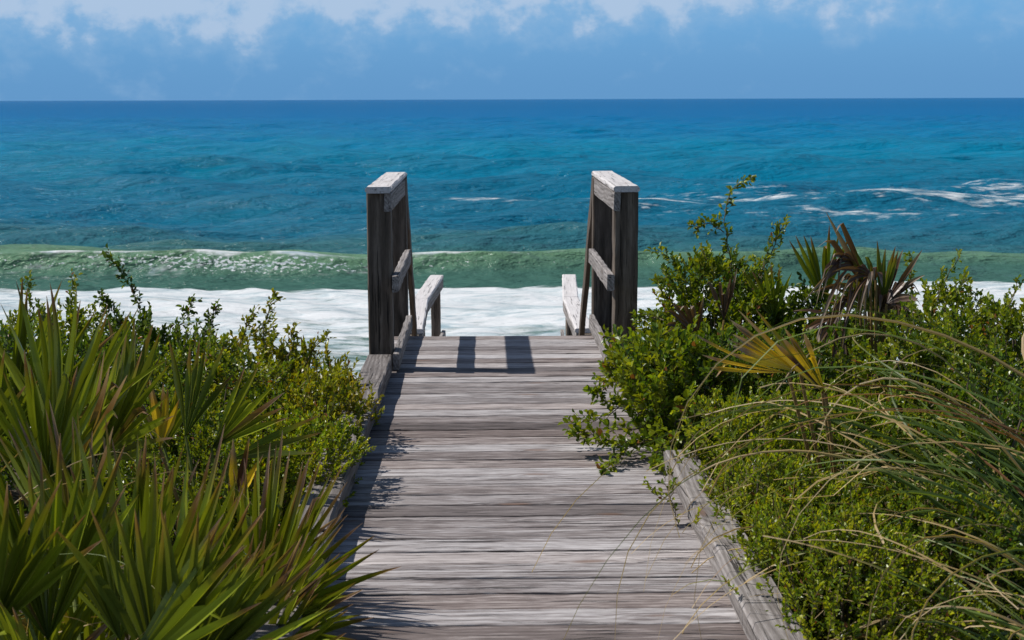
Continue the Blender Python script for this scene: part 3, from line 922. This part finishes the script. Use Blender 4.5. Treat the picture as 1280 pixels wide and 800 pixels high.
palmetto('tall saw palmetto at the upper left, upright fans reaching over the surf', (90, 900, 5.1), [
    ((70, 560, 5.0), (108, 338, 5.15), dict(spread=36, nseg=13, tilt=.2)),
    ((15, 550, 5.2), (12, 338, 5.3), dict(spread=36, nseg=12, yaw=20)),
    ((-20, 570, 4.9), (-40, 400, 5.0), dict(spread=45, nseg=13, yaw=-10)),
    ((125, 575, 4.95), (218, 440, 4.9), dict(spread=38, nseg=12, yaw=-25)),
    ((160, 520, 5.6), (177, 385, 5.6), dict(spread=16, nseg=4, style='pale', w=.045)),
    ((60, 610, 4.7), (30, 430, 4.8), dict(spread=35, nseg=12, yaw=35)),
    ((90, 600, 4.8), (165, 440, 4.75), dict(spread=28, nseg=9, yaw=-40)),
])
palmetto('large front saw palmetto filling the lower left corner', (130, 1010, 4.0), [
    ((150, 800, 4.0), (125, 525, 4.15), dict(spread=28, nseg=12, yaw=10)),
    ((175, 810, 3.95), (250, 560, 3.95), dict(spread=26, nseg=11, yaw=-15)),
    ((205, 810, 3.9), (345, 585, 3.8), dict(spread=26, nseg=11, yaw=-20)),
    ((60, 800, 3.9), (45, 535, 4.0), dict(spread=28, nseg=12, yaw=25)),
    ((-10, 790, 3.8), (-25, 550, 3.8), dict(spread=40, nseg=13, yaw=10)),
    ((150, 850, 3.6), (340, 705, 3.5), dict(spread=22, nseg=9, yaw=-20)),
    ((90, 730, 4.4), (85, 480, 4.5), dict(spread=30, nseg=12, yaw=-15)),
    ((195, 840, 3.75), (180, 600, 3.7), dict(spread=18, nseg=6, yaw=40, style='pale')),
    ((225, 860, 3.7), (320, 625, 3.6), dict(spread=16, nseg=6, yaw=30, style='pale')),
    ((40, 870, 3.6), (-20, 690, 3.6), dict(spread=36, nseg=10, yaw=-30)),
    ((215, 870, 3.7), (420, 720, 3.55), dict(spread=18, nseg=7, yaw=-10)),
    ((230, 800, 4.1), (300, 600, 4.1), dict(spread=24, nseg=9, yaw=15)),
    ((100, 830, 4.5), (70, 640, 4.5), dict(spread=42, nseg=14, yaw=30)),
    ((250, 850, 4.4), (290, 680, 4.4), dict(spread=40, nseg=13, yaw=30)),
    ((40, 880, 4.2), (0, 690, 4.2), dict(spread=46, nseg=14, yaw=30)),
    ((30, 760, 4.2), (10, 600, 4.25), dict(spread=44, nseg=13, yaw=40)),
    ((120, 880, 4.4), (140, 720, 4.4), dict(spread=50, nseg=14, yaw=40)),
])
palmetto('dark green saw palmetto leaning over the left kerb, leaf tips touching the planks', (310, 960, 4.6), [
    ((312, 780, 4.6), (400, 552, 4.7), dict(spread=28, nseg=16, yaw=-15, w=.034, droop=.03)),
    ((320, 790, 4.45), (440, 610, 4.4), dict(spread=26, nseg=11, yaw=-35, w=.034)),
    ((315, 800, 4.35), (447, 700, 4.25), dict(spread=24, nseg=8, yaw=-10, w=.034)),
    ((290, 770, 4.7), (330, 580, 4.8), dict(spread=28, nseg=11, yaw=20, w=.034)),
    ((300, 840, 4.25), (415, 770, 4.1), dict(spread=28, nseg=9, yaw=-20, w=.034)),
    ((280, 840, 4.3), (280, 650, 4.3), dict(spread=30, nseg=11, yaw=15, w=.034)),
    ((300, 850, 4.2), (360, 700, 4.15), dict(spread=34, nseg=11, yaw=-5, w=.034)),
    ((310, 820, 4.3), (395, 660, 4.25), dict(spread=30, nseg=12, yaw=25, w=.034)),
    ((315, 790, 4.5), (420, 590, 4.45), dict(spread=24, nseg=10, yaw=20, w=.034)),
    ((310, 870, 4.1), (440, 745, 4.0), dict(spread=22, nseg=8, yaw=10, w=.034)),
])
palmetto('pale small saw palmetto standing among the left shrubs', (270, 760, 5.6), [
    ((232, 545, 5.6), (262, 425, 5.65), dict(spread=16, nseg=5, style='pale', yaw=20)),
    ((265, 560, 5.5), (350, 470, 5.45), dict(spread=20, nseg=7, style='green', yaw=-10)),
    ((285, 575, 5.45), (410, 540, 5.3), dict(spread=8, nseg=3, style='pale', yaw=-10, tilt=.6)),
    ((205, 560, 5.7), (205, 470, 5.7), dict(spread=30, nseg=8, style='green')),
    ((200, 560, 5.5), (215, 475, 5.45), dict(spread=12, nseg=3, style='yellow', yaw=20)),
    ((290, 640, 5.1), (320, 540, 5.1), dict(spread=10, nseg=3, style='yellow', yaw=10)),
])
palmetto('small dark spiky palmetto at the foot of the left post', (425, 600, 7.7), [
    ((415, 505, 7.6), (428, 442, 7.6), dict(spread=34, nseg=9, w=.034)),
    ((432, 510, 7.7), (443, 458, 7.7), dict(spread=30, nseg=7, w=.034)),
    ((385, 470, 7.9), (362, 410, 7.9), dict(spread=25, nseg=6, w=.034)),
])
palmetto('withered palmetto with brown drooping leaves above the right shrubs', (1095, 560, 7.3), [
    ((1102, 388, 7.1), (1092, 295, 7.1), dict(spread=18, nseg=6, yaw=10, w=.036, style='pale')),
    ((1098, 392, 7.15), (1050, 338, 7.1), dict(spread=24, nseg=7, yaw=-20, style='pale', w=.036)),
    ((1100, 385, 7.2), (1023, 250, 7.1), dict(spread=3.5, nseg=3, style='dead', w=.04, droop=-.02)),
    ((1030, 380, 7.5), (1022, 278, 7.5), dict(spread=18, nseg=7, style='green', yaw=10, w=.036)),
    ((1085, 370, 7.2), (1060, 300, 7.2), dict(spread=45, nseg=8, style='dead', droop=.6)),
    ((1080, 360, 7.15), (1025, 320, 7.1), dict(spread=35, nseg=7, style='dead', droop=.7)),
    ((1070, 330, 7.1), (1010, 300, 7.0), dict(spread=30, nseg=7, style='dead', droop=.5)),
    ((1105, 385, 7.1), (1138, 300, 7.1), dict(spread=22, nseg=7, style='dead', droop=.15)),
    ((1100, 390, 7.1), (1130, 340, 7.0), dict(spread=26, nseg=6, style='dead', droop=.3)),
    ((1050, 400, 7.2), (1010, 410, 7.0), dict(spread=40, nseg=9, style='dead', droop=.6)),
    ((1088, 345, 7.0), (1040, 318, 6.95), dict(spread=40, nseg=8, style='dead', droop=.75, yaw=20)),
    ((1095, 350, 6.95), (1075, 310, 6.9), dict(spread=30, nseg=5, style='dead', droop=.9, yaw=20)),
    ((1108, 380, 7.0), (1150, 345, 7.0), dict(spread=30, nseg=6, style='dead', droop=.4)),
])
palmetto('dying palmetto frond of yellow and brown leaves amid the right shrubs', (1075, 600, 5.5), [
    ((985, 466, 5.0), (868, 452, 4.9), dict(spread=5, nseg=4, style='yellow', w=.05, tilt=.6, yaw=26, droop=.0)),
    ((1000, 465, 5.0), (905, 420, 4.9), dict(spread=10, nseg=5, style='yellow', w=.05, tilt=.4, yaw=10, droop=.0)),
    ((1032, 492, 4.95), (985, 408, 4.9), dict(spread=9, nseg=5, style='yellow', w=.05, tilt=.3, yaw=-20, droop=.0)),
    ((1028, 490, 5.0), (925, 380, 4.95), dict(spread=3, nseg=2, style='yellow', w=.024, droop=.0)),
])
palmetto('small brown spiky palmetto beside the right post behind shrub leaves', (880, 520, 8.0), [
    ((872, 420, 7.7), (835, 365, 7.7), dict(spread=30, nseg=6, style='dead', w=.03)),
    ((905, 400, 8.0), (905, 325, 8.0), dict(spread=14, nseg=4, style='dead', w=.03)),
    ((968, 400, 8.1), (955, 325, 8.1), dict(spread=22, nseg=6, w=.03)),
])


# ------------------------------------------------------------------ grasses
def blade(mb, root, az, lean, L, curl, w, dry, sag):
    """One arching blade; direction turns downward along its length, then curls."""
    n = 22
    ts = np.linspace(0, 1, n)
    el = lean - (sag * ts ** 1.3)
    el = el - curl * np.clip(ts - 0.62, 0, 1) ** 1.2 * 6
    azs = az + rng.normal(0, .7) * ts ** 2 + rng.normal(0, .25) * np.sin(ts * 5) + rng.normal(0, 3.0) * np.clip(ts - .5, 0, 1) ** 1.7
    step = L / (n - 1)
    d = np.stack([np.cos(el) * np.cos(azs), np.cos(el) * np.sin(azs), np.sin(el)], 1)
    C = root + np.concatenate([np.zeros((1, 3)), np.cumsum(d[:-1] * step, 0)])
    hd = nrm(np.stack([-np.sin(azs), np.cos(azs), 0 * azs], 1))
    nn = nrm(np.cross(d, hd))
    tw = rng.uniform(-1.2, 1.2) + rng.normal(0, 1.2) * ts
    side = hd * np.cos(tw)[:, None] + nn * np.sin(tw)[:, None]
    wid = w * np.clip((1 - ts) / 0.6, 0.22, 1) ** 0.7
    fold = np.cross(side, d) * (wid * 0.18)[:, None]
    V = np.stack([C + side * wid[:, None] / 2 + fold, C - fold, C - side * wid[:, None] / 2 + fold], 1).reshape(-1, 3)
    q = []
    for k in range(n - 1):
        q += [(k*3, k*3+1, k*3+4, k*3+3), (k*3+1, k*3+2, k*3+5, k*3+4)]
    f = rng.uniform(.75, 1.25)
    gr = np.array([0.045, 0.095, 0.020]) * f; gr2 = np.array([0.095, 0.150, 0.030]) * f
    tan = np.array([0.42, 0.30, 0.13]) * f; tan2 = np.array([0.55, 0.43, 0.27]) * f; brn = np.array([0.22, 0.11, 0.05]) * f
    if dry > 0.9: cols = [tan * .6, tan, tan, tan2, tan2]
    elif dry > 0.82: cols = [brn * .6, brn, brn, tan, tan2]
    else: cols = [gr, gr2, gr2 * np.array([1.2, 1.1, 1]), tan, tan2]
    s0 = rng.uniform(.55, .9)
    c = np.stack([np.interp(ts, [0, s0 * .6, s0, s0 + .1, 1.01], np.array(cols)[:, j]) for j in range(3)], 1)
    mb.add(V, q, col=np.repeat(c, 3, 0))


def grass(label, x, y, n, az0, az_s, L, lean=(0.75, 1.35), w=0.0055, sag=(1.2, 2.3), dry_b=0.0, group='arching grass tufts', rad=0.10, zup=0.0):
    gz = float(ground_h(np.array(x), np.array(y))) + zup
    mb = MB()
    for i in range(n):
        r0 = np.array([x + rng.normal(0, rad), y + rng.normal(0, rad), gz])
        blade(mb, r0, rng.normal(az0, az_s), rng.uniform(*lean), rng.uniform(*L), max(0, rng.normal(.35, .55)),
              w * rng.uniform(.5, 1.6), min(1, rng.random() + dry_b), rng.uniform(*sag))
    o = mb.build('grass_tuft', MAT_GRASS, origin=(x, y, gz))
    return tag(o, label, 'grass', group)


PI = math.pi
grass('big arching grass tuft in the lower right corner with curled tan tips', 1.84, 3.5, 92, PI * 0.92, 0.5, (0.9, 1.8), lean=(0.8, 1.45), w=.0100)
grass('grass tuft at the bottom right sweeping its blades low over the kerb', 1.50, 2.85, 60, PI * 0.93, 0.55, (0.8, 1.5), w=.0072, lean=(0.7, 1.3))
grass('tall grass tuft at the right edge, its long thin blades arching highest over the shrubs', 2.00, 4.0, 16, PI * 0.95, 0.25, (2.3, 3.0), lean=(1.4, 1.6), w=.0070, sag=(2.3, 3.2), dry_b=.25)
grass('stiff dark grass tuft behind the corner tuft at the right edge', 2.0, 4.6, 150, PI * 0.86, 0.5, (1.1, 2.0), w=.0115, lean=(0.8, 1.45))
grass('sparse dry grass tuft among the fine shrubs', 1.9, 5.2, 46, PI * 0.9, 0.8, (1.2, 1.9), dry_b=.4, sag=(1.6, 3.4), w=.0090)
grass('thin grass tuft rising through the shrub below the yellow frond', 1.45, 4.6, 40, PI * 0.95, 0.8, (1.0, 1.6), dry_b=.5, sag=(1.8, 3.6), w=.0085)
grass('green grass tuft at the lower left edge, blades bending to the right', -1.36, 3.05, 45, 0.1, 0.5, (1.0, 1.5), sag=(1.4, 2.6), w=.0055)
grass('wispy brown grass tuft at the far left between palmetto fans', -1.8, 4.2, 30, 0.0, 0.5, (1.2, 1.8), dry_b=.45, sag=(1.3, 2.2), w=.0055)

# seedling by the kerb
sp0 = P(848, 657, 5.42)
t = thing('seedling', (sp0.x, sp0.y, 0), 'small leafy seedling sprouting between the planks beside the worn kerb end', 'seedling')
mbl, mbs = MB(), MB()
shoot(mbl, mbs, [sp0, P(838, 625, 5.42), P(826, 590, 5.42)], 0.032, GREENS['mid'], n=9, r0=0.0025, spread=1.3)
shoot(mbl, mbs, [P(838, 625, 5.42), P(820, 618, 5.4), P(812, 605, 5.4)], 0.030, GREENS['mid'], n=6, r0=0.002, spread=1.3)
shoot(mbl, mbs, [P(838, 625, 5.42), P(842, 605, 5.4), P(838, 590, 5.4)], 0.028, GREENS['mid'], n=6, r0=0.002, spread=1.3)
mbl.build('foliage', MAT_LEAF, t); mbs.build('branches', MAT_STEM, t)

# ------------------------------------------------------------------ light and sky
sun_from = Vector((-0.83, 0.13, 1.07)).normalized()
sd = bpy.data.lights.new('sun', 'SUN'); so = bpy.data.objects.new('sun', sd); COL.objects.link(so)
sd.energy = 4.8; sd.angle = R(0.53); sd.color = (1.0, 0.955, 0.89)
so.rotation_euler = sun_from.to_track_quat('Z', 'Y').to_euler()
so.location = sun_from * 50
elev = math.asin(sun_from.z)
az = math.atan2(sun_from.x, sun_from.y)

w = bpy.data.worlds.new('World'); sc.world = w; w.use_nodes = True
nt = w.node_tree; N, L = nt.nodes, nt.links; N.clear()
STR = 0.08
sky = N.new('ShaderNodeTexSky'); sky.sky_type = 'NISHITA'; sky.sun_disc = False
sky.sun_elevation = elev; sky.sun_rotation = az
sky.air_density = 1.0; sky.dust_density = 0.4; sky.ozone_density = 2.0
tc = N.new('ShaderNodeTexCoord')
sx = N.new('ShaderNodeSeparateXYZ'); L.new(tc.outputs['Generated'], sx.inputs[0])
X_, Y_, Z_ = sx.outputs
# low sea-haze band: blue, as in humid air under a deck of cloud
hz = ramp(N, [(0.0, tuple(lin(100, 153, 202) / STR)), (0.35, tuple(lin(106, 160, 208) / STR)), (1.0, tuple(lin(114, 172, 220) / STR))])
L.new(smooth(N, L, Z_, 0.0, 0.075), hz.inputs[0])
col = mixc(N, L, smooth(N, L, Z_, 0.05, 0.32), hz.outputs[0], sky.outputs[0])
# cumulus above the horizon
azv = math_n(N, L, 'ARCTAN2', X_, Y_)
cv = N.new('ShaderNodeCombineXYZ')
L.new(azv, cv.inputs[0]); L.new(math_n(N, L, 'MULTIPLY', Z_, 1.25), cv.inputs[1]); cv.inputs[2].default_value = 3.1
c1 = noise(N, L, cv.outputs[0], 30, 10, 0.6, 0.1)
c2 = noise(N, L, cv.outputs[0], 5.5, 3, 0.5)
cs = math_n(N, L, 'ADD', math_n(N, L, 'MULTIPLY', c1, 0.70), math_n(N, L, 'MULTIPLY', c2, 0.30))
hgt = smooth(N, L, Z_, 0.012, 0.066)
cs = math_n(N, L, 'ADD', cs, math_n(N, L, 'MULTIPLY', math_n(N, L, 'SUBTRACT', hgt, 0.66), 0.27))
cs = math_n(N, L, 'ADD', cs, math_n(N, L, 'MULTIPLY', smooth(N, L, azv, 0.10, -0.22), 0.10))
veil = smooth(N, L, cs, 0.40, 0.64)
core = smooth(N, L, cs, 0.545, 0.68)
fadeup = math_n(N, L, 'SUBTRACT', 1.0, smooth(N, L, Z_, 0.16, 0.4))
veil = math_n(N, L, 'MULTIPLY', veil, fadeup); core = math_n(N, L, 'MULTIPLY', core, fadeup)
col = mixc(N, L, math_n(N, L, 'MULTIPLY', veil, 0.5), col, lin(150, 184, 218) / STR)
col = mixc(N, L, math_n(N, L, 'MULTIPLY', core, 0.55), col, lin(196, 210, 230) / STR)
bg = N.new('ShaderNodeBackground'); L.new(col, bg.inputs[0]); bg.inputs[1].default_value = STR
o = N.new('ShaderNodeOutputWorld'); L.new(bg.outputs[0], o.inputs[0])

# ------------------------------------------------------------------ render settings
sc.view_settings.view_transform = 'Standard'
sc.view_settings.look = 'None'
sc.view_settings.exposure = 0.0
sc.view_settings.gamma = 1.0
sc.view_settings.use_curve_mapping = False
sc.render.engine = 'CYCLES'
sc.cycles.max_bounces = 6
sc.cycles.transparent_max_bounces = 4
sc.cycles.use_denoising = True
